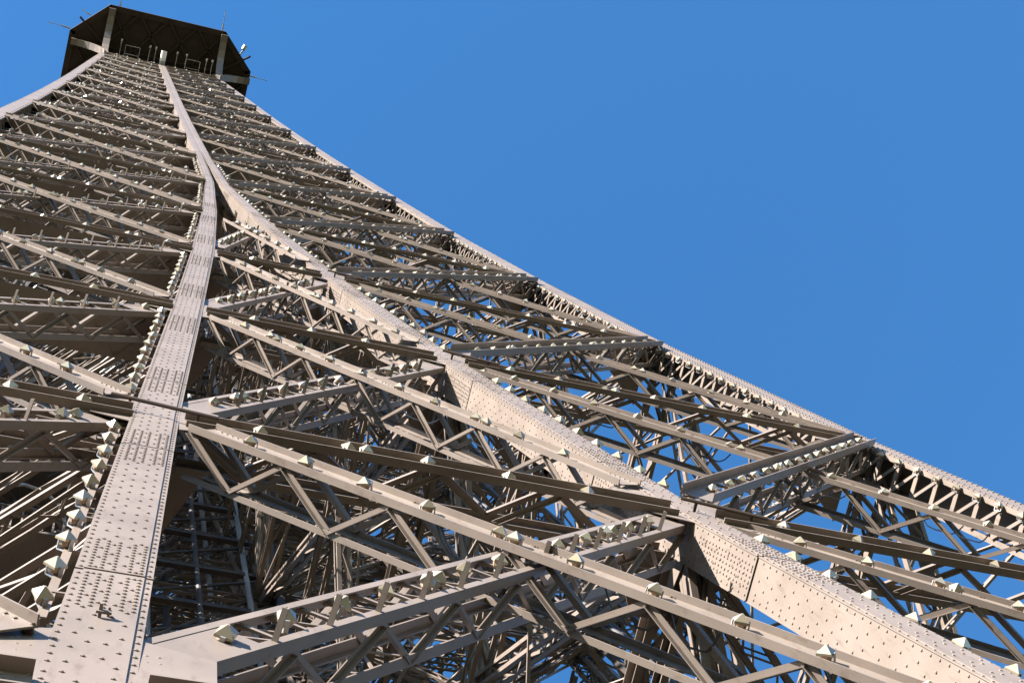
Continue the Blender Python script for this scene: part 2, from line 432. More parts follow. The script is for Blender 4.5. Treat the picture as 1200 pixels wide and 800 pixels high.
# ribs of the other faces and inner chords of the legs, laced box columns
def laced(mb, p0, p1, h, X=V((1, 0, 0)), Y=V((0, 1, 0)), step=0.62, bw=0.055):
    L = (p1-p0).length; n_ = max(1, round(L/step))
    for a in (-1, 1):
        for b in (-1, 1):
            mb.bar(p0, p1, X, Y, a*h-.05, a*h+.05, b*h-.05, b*h+.05)
    for i in range(n_):
        a, b = p0.lerp(p1, i/n_), p0.lerp(p1, (i+1)/n_)
        for sg_ in (-1, 1):
            f = 1 if i % 2 else -1
            mb.rod(a - X*h*f + Y*h*sg_, b + X*h*f + Y*h*sg_, bw, 0.02, Y); mb.rod(a - Y*h*f + X*h*sg_, b + Y*h*f + X*h*sg_, bw, 0.02, X)
            mb.rod(a - X*h + Y*h*sg_, a + X*h + Y*h*sg_, bw, 0.02, Y); mb.rod(a - Y*h + X*h*sg_, a + Y*h + X*h*sg_, bw, 0.02, X)
for q in (1, 2, 3):
    for sg in (-1, 1):
        mb = MB()
        for k in range(NL-1):
            w0, w1 = ribw(H[k])/2, ribw(H[k+1])/2
            P = lambda zz, x, n: F(q, sg*Cz(zz)+x, zz, n)
            mb.box8([P(H[k], -w0, -.03), P(H[k], w0, -.03), P(H[k], w0, 0), P(H[k], -w0, 0), P(H[k+1], -w1, -.03), P(H[k+1], w1, -.03), P(H[k+1], w1, 0), P(H[k+1], -w1, 0)])
            laced(mb, F(q, sg*Cz(H[k]), H[k], -0.28), F(q, sg*Cz(H[k+1]), H[k+1], -0.28), w0-0.05, step=0.62 if k < 8 else 1.2)
        part(mb, 'inner_rib', org=F(q, sg*Cz(116), 116))
for sx in (-1, 1):
    for sy in (-1, 1):
        mb = MB()
        for k in range(MERGE):
            laced(mb, corner(sx, sy, H[k], 'c', 'c'), corner(sx, sy, H[k+1], 'c', 'c'), 0.22)
        part(mb, 'leg_chord', org=corner(sx, sy, 116, 'c', 'c'))
# bracing half way up each bay and round the inner square
mid_ = MB()
def add_mid(p, q_, h=0.16):
    L = (q_-p).length; d = (q_-p).normalized(); s_ = d.cross(V((0, 0, 1))).normalized(); n_ = max(2, round(L/0.6))
    for a in (-1, 1):
        mid_.bar(p, q_, s_, V((0, 0, 1)), a*h-.035, a*h+.035, -0.02, 0.02); mid_.bar(p, q_, s_, V((0, 0, 1)), a*h-.035, a*h+.035, -0.42, -0.38)
    for i in range(n_):
        a, b = p.lerp(q_, i/n_), p.lerp(q_, (i+1)/n_); f = 1 if i % 2 else -1
        mid_.rod(a - s_*h*f, b + s_*h*f, 0.05, 0.02)
        for g_ in (-1, 1): mid_.rod(a + s_*h*g_ + V((0, 0, -0.2-0.2*f)), b + s_*h*g_ + V((0, 0, -0.2+0.2*f)), 0.045, 0.02, s_)
for k in range(NL-1):
    for fr in (0.0, 0.5) if k < 4 else (0.0, 0.25, 0.5, 0.75) if k < MERGE else (0.25, 0.5, 0.75, 0.0):
        z = H[k] + (H[k+1]-H[k])*fr; c = Cz(z); Wd = Wz(z)
        if k < MERGE:
            for sx in (-1, 1):
                for sy in (-1, 1):
                    P = lambda u: corner(sx, sy, z, *u)
                    if fr: add_mid(P(('c', 'W')), P(('c', 'c'))); add_mid(P(('W', 'c')), P(('c', 'c')))
                    if fr: add_mid(P(('c', 'W')), P(('W', 'c')))
                add_mid(V((sx*c, -c, z)), V((sx*c, c, z))); add_mid(V((-c, sx*c, z)), V((c, sx*c, z)))
                zb = min(H[MERGE], z + (H[k+1]-H[k])*0.5); cb = Cz(zb)
                add_mid(V((sx*c, -c, z)), V((sx*cb, cb, zb))); add_mid(V((-c, sx*c, z)), V((cb, sx*cb, zb))); add_mid(V((sx*c, c, z)), V((sx*cb, -cb, zb)))
        else:
            for sx in (-1, 1):
                for sy in (-1, 1):
                    add_mid(V((sx*Wd*.5, sy*(Wd-0.4), z)), V((sx*1.9, sy*1.9, z))); add_mid(V((sx*(Wd-.2), sy*Wd*.5, z)), V((sx*1.9, sy*1.9, z)))
                    add_mid(V((sx*0.2, sy*(Wd-0.6), z)), V((sx*(Wd-.3), sy*0.2, z)), 0.25)
for k in range(0, MERGE):                                    # thin diagonals inside the legs
    for j in range(2):
        za = H[k]+(H[k+1]-H[k])*j/2; zb = H[k]+(H[k+1]-H[k])*(j+1)/2
        for sx in (-1, 1):
            for sy in (-1, 1):
                P = lambda u, zz: corner(sx, sy, zz, *u)
                for ua, ub in ((('W', 'W'), ('c', 'c')), (('c', 'W'), ('c', 'c')), (('W', 'c'), ('c', 'W')), (('W', 'W'), ('W', 'c'))):
                    a, b = (ua, ub) if j % 2 else (ub, ua)
                    mid_.rod(P(a, za), P(b, zb), 0.05, 0.04)
part(mid_, 'inner_bracing', stuff=True)
tie = MB()                                                   # light tie bars between the main rows of the upper shaft
for q in range(4):
    for k in range(MERGE, NL-1):
        for fr in (0.3, 0.62):
            z = H[k]+(H[k+1]-H[k])*fr
            for a, b, wh in ((-Wz(z)+0.4, -0.3, 'left'), (0.3, Wz(z)-0.4, 'right')):
                p0, p1 = F(q, a, z, -0.3), F(q, b, z, -0.3)
                tie.bar(p0, p1, V((0, 0, 1)), NN[q], -0.05, 0.05, -0.10, 0); tie.bar(p0 - NN[q]*0.5, p1 - NN[q]*0.5, V((0, 0, 1)), NN[q], -0.04, 0.04, -0.12, 0)
                if q == 0:
                    x = 0.5
                    while x < (b-a)-0.3:
                        lamp_spots.append((p0 + EX[0]*x, NN[0], EX[0], (wh, 'B', k))); x += random.uniform(0.8, 1.0)
part(tie, 'tie_bar', stuff=True)
# corner columns: front and side covers solid, inward sides laced
for sx in (-1, 1):
    for sy in (-1, 1):
        col = kid('corner_column', V((sx*W[0], sy*W[0], 116)))
        rv = MB(); lat = []
        for k in range(NL-1):
            z0, z1 = H[k], H[k+1]
            def c4(z, x0, x1, y0, y1):
                hc = HC - 0.08*(z-116)/156
                X = sx*Wz(z); Y = sy*(Wz(z) - HC)
                return [V((X+sx*hc*x0, Y+sy*hc*y0, z)), V((X+sx*hc*x1, Y+sy*hc*y0, z)), V((X+sx*hc*x1, Y+sy*hc*y1, z)), V((X+sx*hc*x0, Y+sy*hc*y1, z))]
            def pl(m_, x0, x1, y0, y1, za=z0, zb=z1): m_.box8(c4(za, x0, x1, y0, y1) + c4(zb, x0, x1, y0, y1))
            f_ = MB(); pl(f_, -1, 1, 0.97, 1); sub(f_, 'cover_plate', col)
            f_ = MB(); pl(f_, -0.72, 0.72, 1.0, 1.025); pl(f_, 0.97, 1, -1, 0.97); sub(f_, 'side_plate', col)
            e_ = MB()
            for r0, r1 in ((0.74, 0.97), (-1, -0.72)): pl(e_, -1, -0.97, r0, r1); pl(e_, r0 if r0 > 0 else -0.97, r1 if r0 > 0 else -0.72, -1, -0.97)
            sub(e_, 'edge_angle', col)
            nb = 17 if k < 6 else 12
            lm = MB()
            for i in range(nb):
                za = z0 + (z1-z0)*i/nb; zb = z0 + (z1-z0)*(i+1)/nb
                a = c4(za, -1, -1, 0.75, -0.72); b = c4(zb, -1, -1, 0.75, -0.72)
                lm.rod(a[0], a[3], 0.13, 0.03, EX[1]); lm.rod(a[0] + V((-sx*.02, 0, 0)), b[3] + V((-sx*.02, 0, 0)), 0.06, 0.02, EX[0])
                a2 = c4(za, 0.6, -0.6, -1, -1); b2 = c4(zb, 0.6, -0.6, -1, -1)
                lm.rod(a2[0], a2[1], 0.09, 0.025); lm.rod(a2[0], b2[1], 0.06, 0.02, EX[1])
                if sy < 0 and k < 12:
                    for u in (-0.86, -0.5, 0.5, 0.86) if k < 4 else (-0.86, 0.86):
                        for zf in ((za, (za*3+zb)/4, (za+zb)/2, (za+3*zb)/4) if k < 5 else (za,)):
                            pp = c4(zf, u, u, 1.0 if abs(u) > .8 else 1.025, 1)[0]; rv.rivet(pp, NN[0], EX[0], V((0, 0, 1)), 0.022, 0.022)
                    if sx > 0 and k < 5:                     # gusset tabs at the inner edge of the laced side
                        c_ = c4(za, -1.0, -1, 0.78, 0.78)[0]
                        lm.rod(c_ + V((-0.02, 0, -0.06)), c_ + V((-0.02, 0, 0.06)), 0.09, 0.03, EX[0])
            sub(lm, 'side_lacing', col)
        if rv: sub(rv, 'rivet', col, stuff=True)

# gusset plates and dark plan plates at the nodes
for k in range(0, 8):
    z = H[k]
    for sg in (-1, 1):
        if k <= MERGE-1:
            mb = MB(); rvb = MB(); c = sg*Cz(z); hw = ribw(z)/2
            for e, sgn in ((hw, 1), (-hw, -1)):
                if k >= 5 and sgn != sg: continue
                ln = 0.42 if k < 4 else 0.3
                pts = [(e, -0.95), (e+sgn*ln, -0.75), (e+sgn*ln, 0.55), (e, 0.75)]
                P = [F(0, sg*Cz(z+b)+a, z+b, -0.012) for a, b in pts]
                if sgn < 0: P.reverse()
                mb.poly(P, V((0, 0.012, 0)))
                for j in range(9):
                    for a_ in (0.06, 0.13):
                        rvb.rivet(F(0, sg*Cz(z)+e+sgn*a_ - sg*0.0, z-0.6+j*0.13, -0.012), NN[0], EX[0], V((0, 0, 1)))
            o = part(mb, 'gusset_plate', org=F(0, c, z)); o2 = sub(rvb, 'rivet', o, stuff=True)
            # plan plate reaching into the tower behind the rib
            for q in (0, 2):
                mb = MB()
                P = [F(q, sg*Cz(z)+a, z-0.02, b) for a, b in ((-0.7, -0.53), (0.7, -0.53), (0.3, -1.4), (-0.3, -1.4))]
                mb.poly(P, V((0, 0, -0.014))); 
                P = [F(q, sg*Cz(z), z+a, b) for a, b in ((-0.5, -0.53), (0.5, -0.53), (0.2, -1.2), (-0.3, -1.2))]
                mb.poly(P, EX[q]*0.014)
                part(mb, 'bracket_plate', org=F(q, c, z))
for k in range(1, 9):
    z = H[k]
    for sx in (-1, 1):
        mb = MB(); x0 = sx*(W[k]-0.42)
        P = [V((x0, -W[k]+0.08, z-0.5)), V((x0-sx*0.62, -W[k]+0.08, z-0.25)), V((x0-sx*0.62, -W[k]+0.08, z+0.25)), V((x0, -W[k]+0.08, z+0.5))]
        if sx > 0: P.reverse()
        mb.poly(P, V((0, 0.012, 0)))
        P = [V((x0, -W[k]+0.1, z-0.55)), V((x0, -W[k]+1.5, z-0.55)), V((x0-sx*0.9, -W[k]+0.7, z-0.55))]
        mb.poly(P, V((0, 0, 0.014)))
        P = [V((x0-sx*.1, -W[k]+0.1, z-0.55)), V((x0-sx*.1, -W[k]+1.3, z-0.45)), V((x0-sx*.1, -W[k]+1.3, z+0.4)), V((x0-sx*.1, -W[k]+0.1, z+0.5))]
        mb.poly(P, V((0.014, 0, 0)))
        part(mb, 'corner_gusset', org=V((x0, -W[k], z)))

# ------------------------------------------------------------------ summit cabin (a part of the tower)
ZC = 276.6
cab = kid('viewing_cabin', V((0, 0, ZC)))
OCT = [(-5.1, -8.6), (4.9, -8.6), (7.7, -5.7), (7.7, 5.7), (4.9, 8.6), (-5.1, 8.6), (-8.0, 5.7), (-8.0, -5.7)]
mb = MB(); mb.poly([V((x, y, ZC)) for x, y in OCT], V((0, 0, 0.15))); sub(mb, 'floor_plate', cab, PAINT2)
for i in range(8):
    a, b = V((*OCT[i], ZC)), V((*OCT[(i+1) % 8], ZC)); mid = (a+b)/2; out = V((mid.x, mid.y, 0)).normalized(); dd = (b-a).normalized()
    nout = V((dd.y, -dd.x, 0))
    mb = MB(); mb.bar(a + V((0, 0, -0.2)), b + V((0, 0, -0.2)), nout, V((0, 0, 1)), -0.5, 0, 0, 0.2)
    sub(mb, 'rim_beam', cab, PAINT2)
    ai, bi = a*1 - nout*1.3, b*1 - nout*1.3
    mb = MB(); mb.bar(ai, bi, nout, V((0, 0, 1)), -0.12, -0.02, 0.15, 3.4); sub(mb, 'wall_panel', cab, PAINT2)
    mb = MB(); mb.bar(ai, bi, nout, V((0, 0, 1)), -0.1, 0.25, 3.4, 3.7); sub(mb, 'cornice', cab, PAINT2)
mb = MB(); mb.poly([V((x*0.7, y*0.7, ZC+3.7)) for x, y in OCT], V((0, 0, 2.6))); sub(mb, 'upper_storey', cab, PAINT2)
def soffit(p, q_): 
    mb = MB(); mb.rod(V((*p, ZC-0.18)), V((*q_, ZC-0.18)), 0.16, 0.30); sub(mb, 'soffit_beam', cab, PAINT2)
for s_ in (-1, 1):
    xs = [-5.0, -2.5, 0, 2.5, 4.9]
    for a, b in zip(xs[:-1], xs[1:]):
        soffit((a, s_*8.4), (b, s_*5.0)); soffit((b, s_*8.4), (a, s_*5.0))
    soffit((-7.8, s_*5.0), (7.5, s_*5.0)); soffit((s_*5.0, -8.4), (s_*5.0, 8.4)); soffit((s_*5.1, s_*5.2), (s_*7.4, s_*7.0)); soffit((s_*5.1, -s_*5.2), (s_*7.4, -s_*7.0))
    for a, b in ((-5, -1.6), (-1.6, 1.6), (1.6, 5)):
        soffit((s_*5.0, a), (s_*7.7, b)); soffit((s_*5.0, b), (s_*7.7, a))
for sx in (-1, 1):
    for sy in (-1, 1):
        for dx, dy, ln in ((0, 1, 3.5), (1, 0, 2.9)):
            mb = MB(); pts = []
            for i in range(9):
                t = i/8.0; out = ln*(1-math.cos(t*math.pi/2)); zz = 270.6 + 5.4*math.sin(t*math.pi/2)
                pts.append(V((sx*(4.84+dx*out), sy*(4.84+dy*out), zz)))
            for a, b in zip(pts[:-1], pts[1:]):
                if dy: mb.bar(a, b, V((1, 0, 0)), V((0, 0, 1)), -0.28, 0.28, -0.22, 0.22)
                else: mb.bar(a, b, V((0, 1, 0)), V((0, 0, 1)), -0.28, 0.28, -0.22, 0.22)
            sub(mb, 'curved_bracket', cab, PAINT)
for q in range(4):                                           # column heads and ring below the cabin
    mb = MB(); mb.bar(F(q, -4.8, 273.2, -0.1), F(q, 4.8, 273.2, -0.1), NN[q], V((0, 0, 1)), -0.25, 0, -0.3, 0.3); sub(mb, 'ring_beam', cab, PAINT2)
for sx in (-1, 1):
    for sy in (-1, 1):
        mb = MB(); mb.bar(V((sx*4.8, sy*4.5, 271.9)), V((sx*4.8, sy*4.5, 276.5)), V((1, 0, 0)), V((0, 1, 0)), -.3, .3, -.3, .3); sub(mb, 'column_head', cab, PAINT)
mb = MB()
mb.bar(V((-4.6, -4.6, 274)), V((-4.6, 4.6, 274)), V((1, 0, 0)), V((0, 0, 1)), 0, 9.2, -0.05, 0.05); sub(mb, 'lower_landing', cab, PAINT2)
# frames and masts on the brow below the cabin
for x in (-2.6, 2.5):
    e = MB()
    for a, b in (((-0.6, 0), (0.6, 0)), ((-0.6, 1.3), (0.6, 1.3)), ((-0.6, 0), (-0.6, 1.3)), ((0.6, 0), (0.6, 1.3)), ((-0.6, 0.4), (0.6, 0.4))):
        e.rod(V((x+a[0], -4.75-a[1]*.8, 272.6)), V((x+b[0], -4.75-b[1]*.8, 272.6)), 0.035, 0.035)
    o = e.build('steel_frame', STEEL, None, origin=V((x, -4.75, 272.6)))
    tag(o, 'small square steel frame %s of the white beacon under the cabin' % ('left' if x < 0 else 'right'), 'frame')
MX = (-3.6, -1.2, 1.1, 1.9, 3.6, -0.7, 4.1)
for x in MX:
    e = MB(); e.rod(V((x, -4.8, 272.4)), V((x, -6.0, 272.5)), 0.04, 0.04)
    e.rod(V((x, -6.0, 272.5)), V((x, -6.2, 272.5)), 0.14, 0.14)
    o = e.build('spot_mast', STEEL, None, origin=V((x, -4.8, 272.4)))
    tag(o, '%s short knobbed mast from the left on the brow below the cabin' % ['first', 'second', 'third', 'fourth', 'fifth', 'sixth', 'seventh'][sorted(MX).index(x)], 'mast', 'short masts on the brow below the cabin')
bx = empty('beacon', (0, -4.9, 272.6)); tag(bx, 'white cylindrical beacon above the head of the centre rib', 'beacon')
e = MB(); e.tube([V((0, -5.15, 272.7)), V((0, -6.0, 272.75))], 0.24, 14); o = e.build('drum', WHITE, None, origin=V((0, -4.9, 272.6))); o.parent = bx; o.location = (0, 0, 0)
e = MB(); e.tube([V((0, -4.8, 272.7)), V((0, -5.15, 272.7))], 0.25, 12); o = e.build('foot', STEEL, None, origin=V((0, -4.9, 272.6))); o.parent = bx; o.location = (0, 0, 0)
for (x, y, dx, dy, dz, lb) in ((4.6, -8.5, -0.1, -3.6, 1.6, 'thin upright aerial at the right end of the cabin edge'),
                           (-4.3, -8.6, 0.1, -1.9, 1.2, 'short aerial at the top left of the cabin edge'),
                           (-8.0, -5.8, -3.9, -0.2, 0.6, 'long pale aerial pointing left from the cabin corner'),
                           (-6.6, -7.3, -1.6, -0.6, 0.8, 'second aerial on the slanting left edge of the cabin'),
                           (7.7, -5.3, 3.2, 0.2, 0.5, 'dark thin aerial pointing right from the cabin corner')):
    e = MB(); a = V((x, y, ZC+0.4)); b = a + V((dx, dy, dz)); b = a.lerp(b, 0.5); e.rod(a, b, 0.06, 0.06); e.rod(a, a.lerp(b, 0.35), 0.13, 0.13)
    o = e.build('aerial', STEEL, None, origin=a); tag(o, lb, 'aerial')
e = MB(); e.tube([V((6.7, -7.4, ZC+0.3)), V((6.85, -7.75, ZC+0.4))], 0.2, 12); e.rod(V((6.5, -6.9, ZC+.3)), V((6.8, -7.5, ZC+.3)), 0.12, 0.12)
o = e.build('dish_antenna', STEEL, None, origin=V((6.5, -6.9, ZC+.3))); tag(o, 'small grey drum dish on the slanting right edge of the cabin', 'antenna')

# ------------------------------------------------------------------ lift shaft and stairs inside
sh = empty('lift_shaft', (0, 0, 116)); tag(sh, 'dark lattice lift shaft with guide rails rising inside the tower', 'lift shaft')
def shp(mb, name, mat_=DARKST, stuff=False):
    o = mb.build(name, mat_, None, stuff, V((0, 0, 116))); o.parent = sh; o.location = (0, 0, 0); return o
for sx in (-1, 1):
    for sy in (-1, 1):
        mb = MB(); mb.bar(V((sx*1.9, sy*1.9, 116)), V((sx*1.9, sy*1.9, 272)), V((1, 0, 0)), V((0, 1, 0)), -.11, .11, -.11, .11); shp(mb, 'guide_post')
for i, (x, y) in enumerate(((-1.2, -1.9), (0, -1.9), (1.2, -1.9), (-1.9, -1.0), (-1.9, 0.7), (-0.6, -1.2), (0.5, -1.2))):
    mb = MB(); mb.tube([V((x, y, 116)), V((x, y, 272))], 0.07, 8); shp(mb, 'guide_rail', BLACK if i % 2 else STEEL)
z = 117.5; j = 0
while z < 270:
    for sx in (-1, 1):
        mb = MB(); mb.bar(V((-1.9, sx*1.9, z)), V((1.9, sx*1.9, z)), V((0, 1, 0)), V((0, 0, 1)), -.06, .06, -.09, .09)
        mb.bar(V((sx*1.9, -1.9, z)), V((sx*1.9, 1.9, z)), V((1, 0, 0)), V((0, 0, 1)), -.06, .06, -.09, .09)
        mb.rod(V((-1.9, sx*1.9, z)), V((1.9, sx*1.9, z+2.4)), 0.09, 0.05, V((0, 1, 0))); mb.rod(V((sx*1.95, -1.9, z)), V((sx*1.95, 1.9, z+2.4)), 0.09, 0.05, V((1, 0, 0)))
        shp(mb, 'shaft_frame')
    z += 2.4; j += 1
for sx in (-1, 1):
    for sy in (-1, 1):
        nm = ('near' if sy < 0 else 'far') + (' left' if sx < 0 else ' right')
        lm_ = empty('lift_mast', (sx*9.4, sy*9.4, 116)); tag(lm_, 'slender dark laced lift mast rising inside the %s leg' % nm, 'lift mast')
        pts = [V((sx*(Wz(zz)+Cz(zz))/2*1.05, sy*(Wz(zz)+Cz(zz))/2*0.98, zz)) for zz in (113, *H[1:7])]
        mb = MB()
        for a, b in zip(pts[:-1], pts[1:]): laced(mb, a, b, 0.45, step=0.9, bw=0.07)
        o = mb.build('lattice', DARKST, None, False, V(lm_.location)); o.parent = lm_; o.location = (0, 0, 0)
        for dx in (-0.9, -0.7, 0.75, 0.95):
            mb = MB(); mb.tube([p + V((dx, 0.3*dx, 0)) for p in pts], 0.045, 6); o = mb.build('guide_cable', BLACK, None, False, V(lm_.location)); o.parent = lm_; o.location = (0, 0, 0)
# a spiral service stair in the left leg
ss = empty('spiral_stair', (-7.4, -6.8, 116)); tag(ss, 'dark spiral service stair winding up inside the left leg', 'stair')
c0 = V((-7.4, -6.8, 116)); ctr = lambda zz: V((-4.4, -4.6, zz))
st = MB(); rl = []
for i in range(300):
    zz = 116.5+i*0.19; a = i*0.42; c = ctr(zz)
    st.rod(c + V((math.cos(a)*.1, math.sin(a)*.1, 0)), c + V((math.cos(a), math.sin(a), 0))*1.0*1.0 - V((0, 0, 0)), 0.28, 0.04)
    rl.append(c + V((math.cos(a)*1.02, math.sin(a)*1.02, 1.0)))
o = st.build('tread', DARKST, None, True, c0); o.parent = ss; o.location = (0, 0, 0)
e = MB(); e.tube(rl, 0.035, 5); o = e.build('handrail', STEEL, None, False, c0); o.parent = ss; o.location = (0, 0, 0)
e = MB(); e.tube([ctr(116+5*i) for i in range(13)], 0.1, 8); o = e.build('newel_post', DARKST, None, False, c0); o.parent = ss; o.location = (0, 0, 0)
# small landing with railing, in the left leg
lz = 145.0; lc = V((-3.9, -6.1, lz)); ld = empty('service_landing', lc); tag(ld, 'small railed service landing hanging inside the left leg', 'landing')
e = MB(); e.bar(lc + V((-1, 0, 0)), lc + V((1, 0, 0)), V((0, 1, 0)), V((0, 0, 1)), -.7, .7, 0, .08); o = e.build('floor', PAINT, None, False, lc); o.parent = ld; o.location = (0, 0, 0)
for y in (-.7, .7):
    e = MB()
    for i in range(13):
        x = -1+i/6.0; e.rod(lc + V((x, y, .08)), lc + V((x, y, 1.0)), .03, .03)
    e.bar(lc + V((-1, y, 1.0)), lc + V((1, y, 1.0)), V((0, 1, 0)), V((0, 0, 1)), -.03, .03, 0, .05)
    o = e.build('railing', PAINT, None, False, lc); o.parent = ld; o.location = (0, 0, 0)
# bundle of taut cables inside the left leg
cb = empty('cable_bundle', (-7.5, -9.2, 146)); tag(cb, 'bundle of pale parallel cables strung inside the left leg', 'cables')
for i in range(7):
    e = MB(); e.tube([V((-5.0, -5.6+i*0.13, 154+i*.15)), V((-2.9, -7.9+i*0.16, 155.5+i*.1))], 0.028, 6)
    o = e.build('cable', STEEL, None, False, V((-7.5, -9.2, 146))); o.parent = cb; o.location = (0, 0, 0)

# ------------------------------------------------------------------ conduits and small fittings on the ribs
def conduit(q0, q1, lb, drop=True):
    e = empty('conduit_pipe', q0); tag(e, lb, 'pipe', 'thin pipes crossing the ribs')
    a = MB(); a.tube([q0, q1], 0.022, 8); o = a.build('pipe', PAINT2, None, False, q0); o.parent = e; o.location = (0, 0, 0)
    for t in (0.18, 0.82):
        p = q0.lerp(q1, t); a = MB(); a.rod(p, p + V((0, 0.13, 0)), 0.03, 0.03); o = a.build('standoff', PAINT2, None, False, q0); o.parent = e; o.location = (0, 0, 0)
for k, lv in ((2, 'lowest'), (3, 'second'), (4, 'third')):
    z = H[k]-0.25
    for sg, nm in ((-1, 'left'), (1, 'right')):
        if k > 2 and sg < 0: continue
        c = sg*Cz(z)
        conduit(F(0, c-0.5 if sg < 0 else c-0.12, z+0.1, 0.13), F(0, c+0.62 if sg < 0 else c+0.8, z-0.35, 0.13),
                'thin dark pipe across the %s rib at its %s node in view' % (nm, lv))
br = empty('cable_bracket', F(0, -Cz(127.2), 127.2)); tag(br, 'small bolted bracket on the lower front plate of the left rib', 'bracket')
p = F(0, -Cz(127.3), 127.3, 0.01)
e = MB(); e.rod(p + V((-0.02, 0, -0.02)), p + V((-0.02, -0.07, 0.02)), 0.02, 0.02); e.rod(p + V((0.03, 0, 0.03)), p + V((0.03, -0.06, 0.02)), 0.015, 0.015)
e.bar(p + V((-0.045, -0.035, 0)), p + V((0.045, -0.035, 0)), V((0, 1, 0)), V((0, 0, 1)), -.008, .008, -.02, .02)
o = e.build('bracket_arm', PAINT, None, False, V(br.location)); o.parent = br; o.location = (0, 0, 0)
# looping lamp cables hanging at the girders
loops = []
for i in range(22):
    k = random.choice((0, 1, 1, 2, 2)); t = random.random(); z = H[k+1]-0.4 + (H[k]-H[k+1]+0.7)*t
    x = -Cz(H[k+1]) + (Cz(H[k+1])+Cz(H[k]))*t if i % 2 else Cz(H[k+1]) + (W[k]-Cz(H[k+1]))*t
    p = F(0, x, z, -0.05); L = random.uniform(0.3, 0.6); pts = []
    for j in range(9):
        u = j/8; pts.append(p + V((u*L, 0.22*math.sin(u*math.pi)+0.04*math.sin(u*9), -0.16*math.sin(u*math.pi) - u*L*1.0)))
    a, b, zz = project(p)
    if not in_frame(p): continue
    e = MB(); e.tube(pts, 0.011, 5); o = e.build('lamp_cable', BLACK if i % 3 else STEEL, None, False, p)
    loops.append((a, o))
for i, (a, o) in enumerate(sorted(loops, key=lambda t: t[0])):
    tag(o, '%s thin loose cable loop from the left of those hanging under girders' % ['first', 'second', 'third', 'fourth', 'fifth', 'sixth', 'seventh', 'eighth', 'ninth', 'tenth', 'eleventh', 'twelfth', 'thirteenth', 'fourteenth', 'fifteenth', 'sixteenth', 'seventeenth', 'eighteenth', 'nineteenth', 'twentieth'][min(i, 19)], 'cable', 'loose lamp cables under the girders')

# ------------------------------------------------------------------ lamp rows beside the ribs
for sg, nm in ((-1, 'left'), (1, 'right')):
    for k in range(0, 7):
        z = H[k]+1.6; e_ = H[k+1]-0.55
        while z < e_:
            x = sg*(Cz(z) + ribw(z)/2 + (0.13 if sg < 0 else 0.17))
            p = F(0, x, z, -0.10)
            if sg < 0 or True: lamp_spots.append((p, NN[0], V((0, 0, 1)), ('row_'+nm, 'R', k)))
            z += 0.82
for k in range(1, 6):
    z = H[k]+0.7; e_ = H[k+1]-0.9
    while z < e_:
        lamp_spots.append((V((Wz(z)-HC-0.06, -Wz(z)+0.10, z)), NN[0], V((0, 0, 1)), ('row_outer', 'R', k)))
        z += 0.62
for sg in (-1, 1):                                           # angle rails that carry these rows
    for k in range(0, 7):
        x = MB(); z0, z1 = H[k]+1.3, H[k+1]-0.3
        a, b = F(0, sg*(Cz(z0)+ribw(z0)/2+0.10), z0, -0.11), F(0, sg*(Cz(z1)+ribw(z1)/2+0.10), z1, -0.11)
        x.bar(a, b, V((1, 0, 0)), V((0, 1, 0)), -0.03, 0.03, -0.006, 0.006)
        n_ = 7
        for i in range(n_):
            p = a.lerp(b, (i+.5)/n_); x.rod(p, p + V((-sg*0.12, 0.0, 0)), 0.03, 0.02)
        part(x, 'lamp_rail', org=a)

# ------------------------------------------------------------------ lamps
def lamp_parts():
    g, h, b = MB(), MB(), MB()
    X, Y, Z = V((1, 0, 0)), V((0, 1, 0)), V((0, 0, 1))
    def ring(r, z, n=8, ph=math.pi/8): return [V((math.cos(2*math.pi*i/n+ph)*r, math.sin(2*math.pi*i/n+ph)*r, z)) for i in range(n)]
    def sq(r, z): return [V((-r, -r, z)), V((r, -r, z)), V((r, r, z)), V((-r, r, z))]
    def loft(mb, rings, cap0=True, cap1=True):
        n = len(rings[0]); i0 = len(mb.v)
        for r in rings: mb.v.extend(r)
        for a in range(len(rings)-1):
            for j in range(n): mb.f.append((i0+a*n+j, i0+a*n+(j+1) % n, i0+(a+1)*n+(j+1) % n, i0+(a+1)*n+j)); mb.mi.append(mb.cur)
        if cap0: mb.f.append(tuple(i0+n-1-j for j in range(n))); mb.mi.append(mb.cur)
        if cap1: mb.f.append(tuple(i0+(len(rings)-1)*n+j for j in range(n))); mb.mi.append(mb.cur)
    loft(g, [sq(0.068, 0.060), sq(0.076, 0.066), sq(0.075, 0.088), sq(0.008, 0.158)])
    loft(h, [ring(0.045, 0.0), ring(0.060, 0.02), ring(0.072, 0.075)])
    for s_ in (-1, 1):
        b.bar(V((s_*0.085, 0, -0.03)), V((s_*0.085, 0, 0.09)), X, Y, -0.006, 0.006, -0.02, 0.02)
    b.bar(V((-0.085, 0, -0.036)), V((0.085, 0, -0.036)), Y, Z, -0.02, 0.02, -0.006, 0.006)
    return g, h, b
gm, hm, bm = lamp_parts()
ORD = ['first', 'second', 'third', 'fourth', 'fifth', 'sixth', 'seventh', 'eighth', 'ninth', 'tenth', 'eleventh', 'twelfth', 'thirteenth',
       'fourteenth', 'fifteenth', 'sixteenth', 'seventeenth', 'eighteenth', 'nineteenth', 'twentieth', 'twenty-first', 'twenty-second', 'twenty-third', 'twenty-fourth', 'twenty-fifth']
lamps = []
for p, n, d, key in lamp_spots:
    a, b, z = project(p)
    vis = 0 <= a <= 1200 and 0 <= b <= 800
    lamps.append(dict(p=p, n=n, d=d, key=key, a=a, b=b, z=z, vis=vis))
vl = sorted([l for l in lamps if l['vis']], key=lambda l: l['z'])
big = vl[:300]; bigset = set(id(l) for l in big)
byk = {}
for l in vl: byk.setdefault(l['key'], []).append(l)
lvls = {}
for key in byk: lvls.setdefault(key[:2], []).append(key[2])
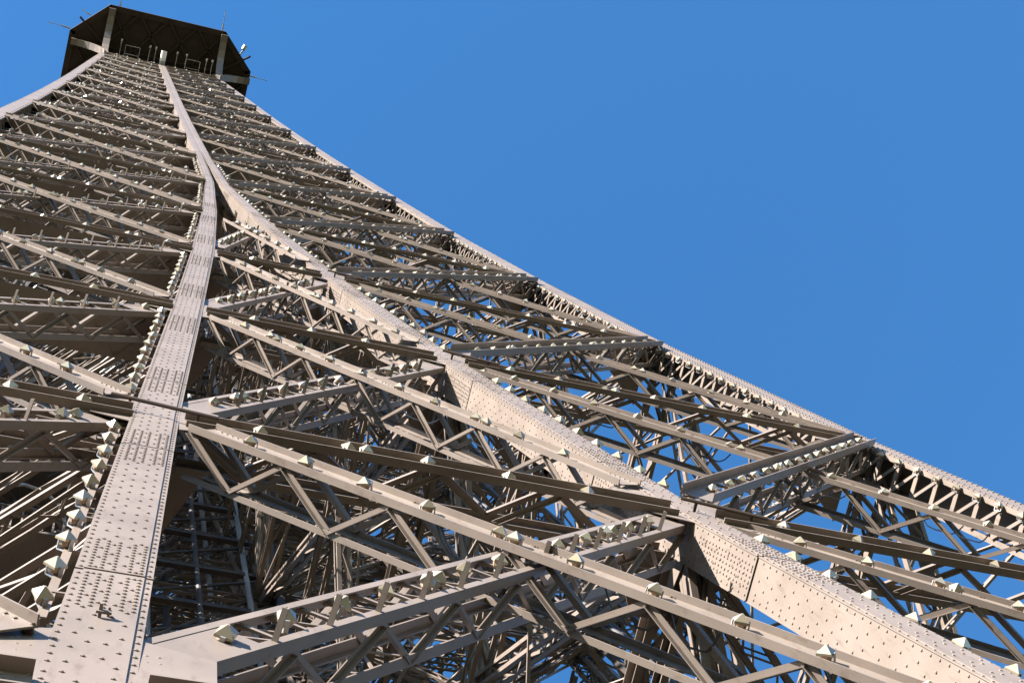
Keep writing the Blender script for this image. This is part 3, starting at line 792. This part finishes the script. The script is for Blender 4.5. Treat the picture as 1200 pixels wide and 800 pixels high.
TY = {'A': 'pale diagonal', 'B': 'dark horizontal', 'C': 'ladder-like', 'R': ''}
WH = {'mid': 'between the two ribs', 'left': 'left of both ribs', 'right': 'right of both ribs'}
RW = lambda i: 'lowest' if i == 0 else ORD[i] + ' lowest'
for key, ls in byk.items():
    lv = sorted(lvls[key[:2]]).index(key[2])
    if key[1] == 'R':
        ls.sort(key=lambda l: -l['b'])
        for i, l in enumerate(ls): l['label'] = '%s flash lamp from the bottom in the %s row beside the %s' % (ORD[min(i, 24)], RW(lv), {'row_left': 'left rib', 'row_right': 'right rib', 'row_outer': 'outer column'}[key[0]])
    else:
        ls.sort(key=lambda l: l['a'])
        for i, l in enumerate(ls): l['label'] = '%s flash lamp from left on %s %s girder %s' % (ORD[min(i, 24)], RW(lv), TY[key[1]], WH[key[0]])
def rot(l):
    n = l['n'].normalized(); x = (l['d'] - n*l['d'].dot(n)).normalized(); y = n.cross(x)
    mm = Matrix((x, y, n)).transposed()
    r = random.Random(int(l['a']*31+l['b']*17))
    return mm.to_4x4() @ Matrix.Rotation(r.uniform(-0.35, 0.35) + 0.6, 4, 'Z') @ Matrix.Rotation(r.uniform(-0.22, 0.22), 4, 'X') @ Matrix.Rotation(r.uniform(-0.2, 0.2), 4, 'Y')
def toobj(mb, name, mt):
    me = bpy.data.meshes.new(name); me.from_pydata([tuple(v) for v in mb.v], [], mb.f)
    for x in mt: me.materials.append(x)
    if len(mt) > 1: me.polygons.foreach_set('material_index', mb.mi)
    me.update(); return me
gme, hme, bme = toobj(gm, 'lens_cover', [GLASS]), toobj(hm, 'housing', [HOUS]), toobj(bm, 'bracket', [STEEL])
one = MB()
for src, ci in ((gm, 0), (hm, 1), (bm, 2)):
    off = len(one.v); one.v += src.v; one.f += [tuple(j+off for j in f) for f in src.f]; one.mi += [ci]*len(src.f)
ome = toobj(one, 'flash_lamp', [GLASS, HOUS, STEEL])
GRP = 'pyramid-topped flash lamps bolted along the girders'
for i, l in enumerate(big):
    M = Matrix.Translation(l['p']) @ rot(l)
    M = M @ Matrix.Scale((0.88 if l['key'][0] == 'row_right' else 0.74) if l['key'][1] == 'R' else 0.80, 4)
    if i < 130:
        r = empty('flash_lamp'); r.matrix_world = M
        for me, nm in ((gme, 'lens_cover'), (hme, 'housing'), (bme, 'bracket')):
            o = bpy.data.objects.new(nm, me); COL.objects.link(o); o.parent = r
    else:
        r = bpy.data.objects.new('flash_lamp', ome); COL.objects.link(r); r.matrix_world = M
    tag(r, l['label'], 'lamp', GRP)
st = MB()
for l in lamps:
    if id(l) in bigset or l['z'] < 1: continue
    M = Matrix.Translation(l['p']) @ rot(l)
    sc_ = 0.66 if l['key'][1] == 'R' else 0.92
    off = len(st.v); st.v += [M @ (v*sc_) for v in one.v]; st.f += [tuple(j+off for j in f) for f in one.f]; st.mi += one.mi
o = st.build('flash_lamp', [GLASS, HOUS, STEEL], None, True)
tag(o, 'hundreds of tiny pale flash lamps dotted over the upper girders', 'lamps', GRP, 'stuff')

# ------------------------------------------------------------------ ground and platform floor
def plane(name, z, hx, mt, th=0.0):
    mb = MB()
    if th: mb.bar(V((-hx, 0, z)), V((hx, 0, z)), V((0, 1, 0)), V((0, 0, 1)), -hx, hx, -th, 0)
    else:
        mb.v += [V((-hx, -hx, z)), V((hx, -hx, z)), V((hx, hx, z)), V((-hx, hx, z))]; mb.f.append((0, 1, 2, 3)); mb.mi.append(0)
    o = mb.build(name, mt); o['kind'] = 'structure'; return o
plane('ground', 0, 9000, LAWN)
plane('platform_floor', 115.8, 19.5, DECK, 0.5)
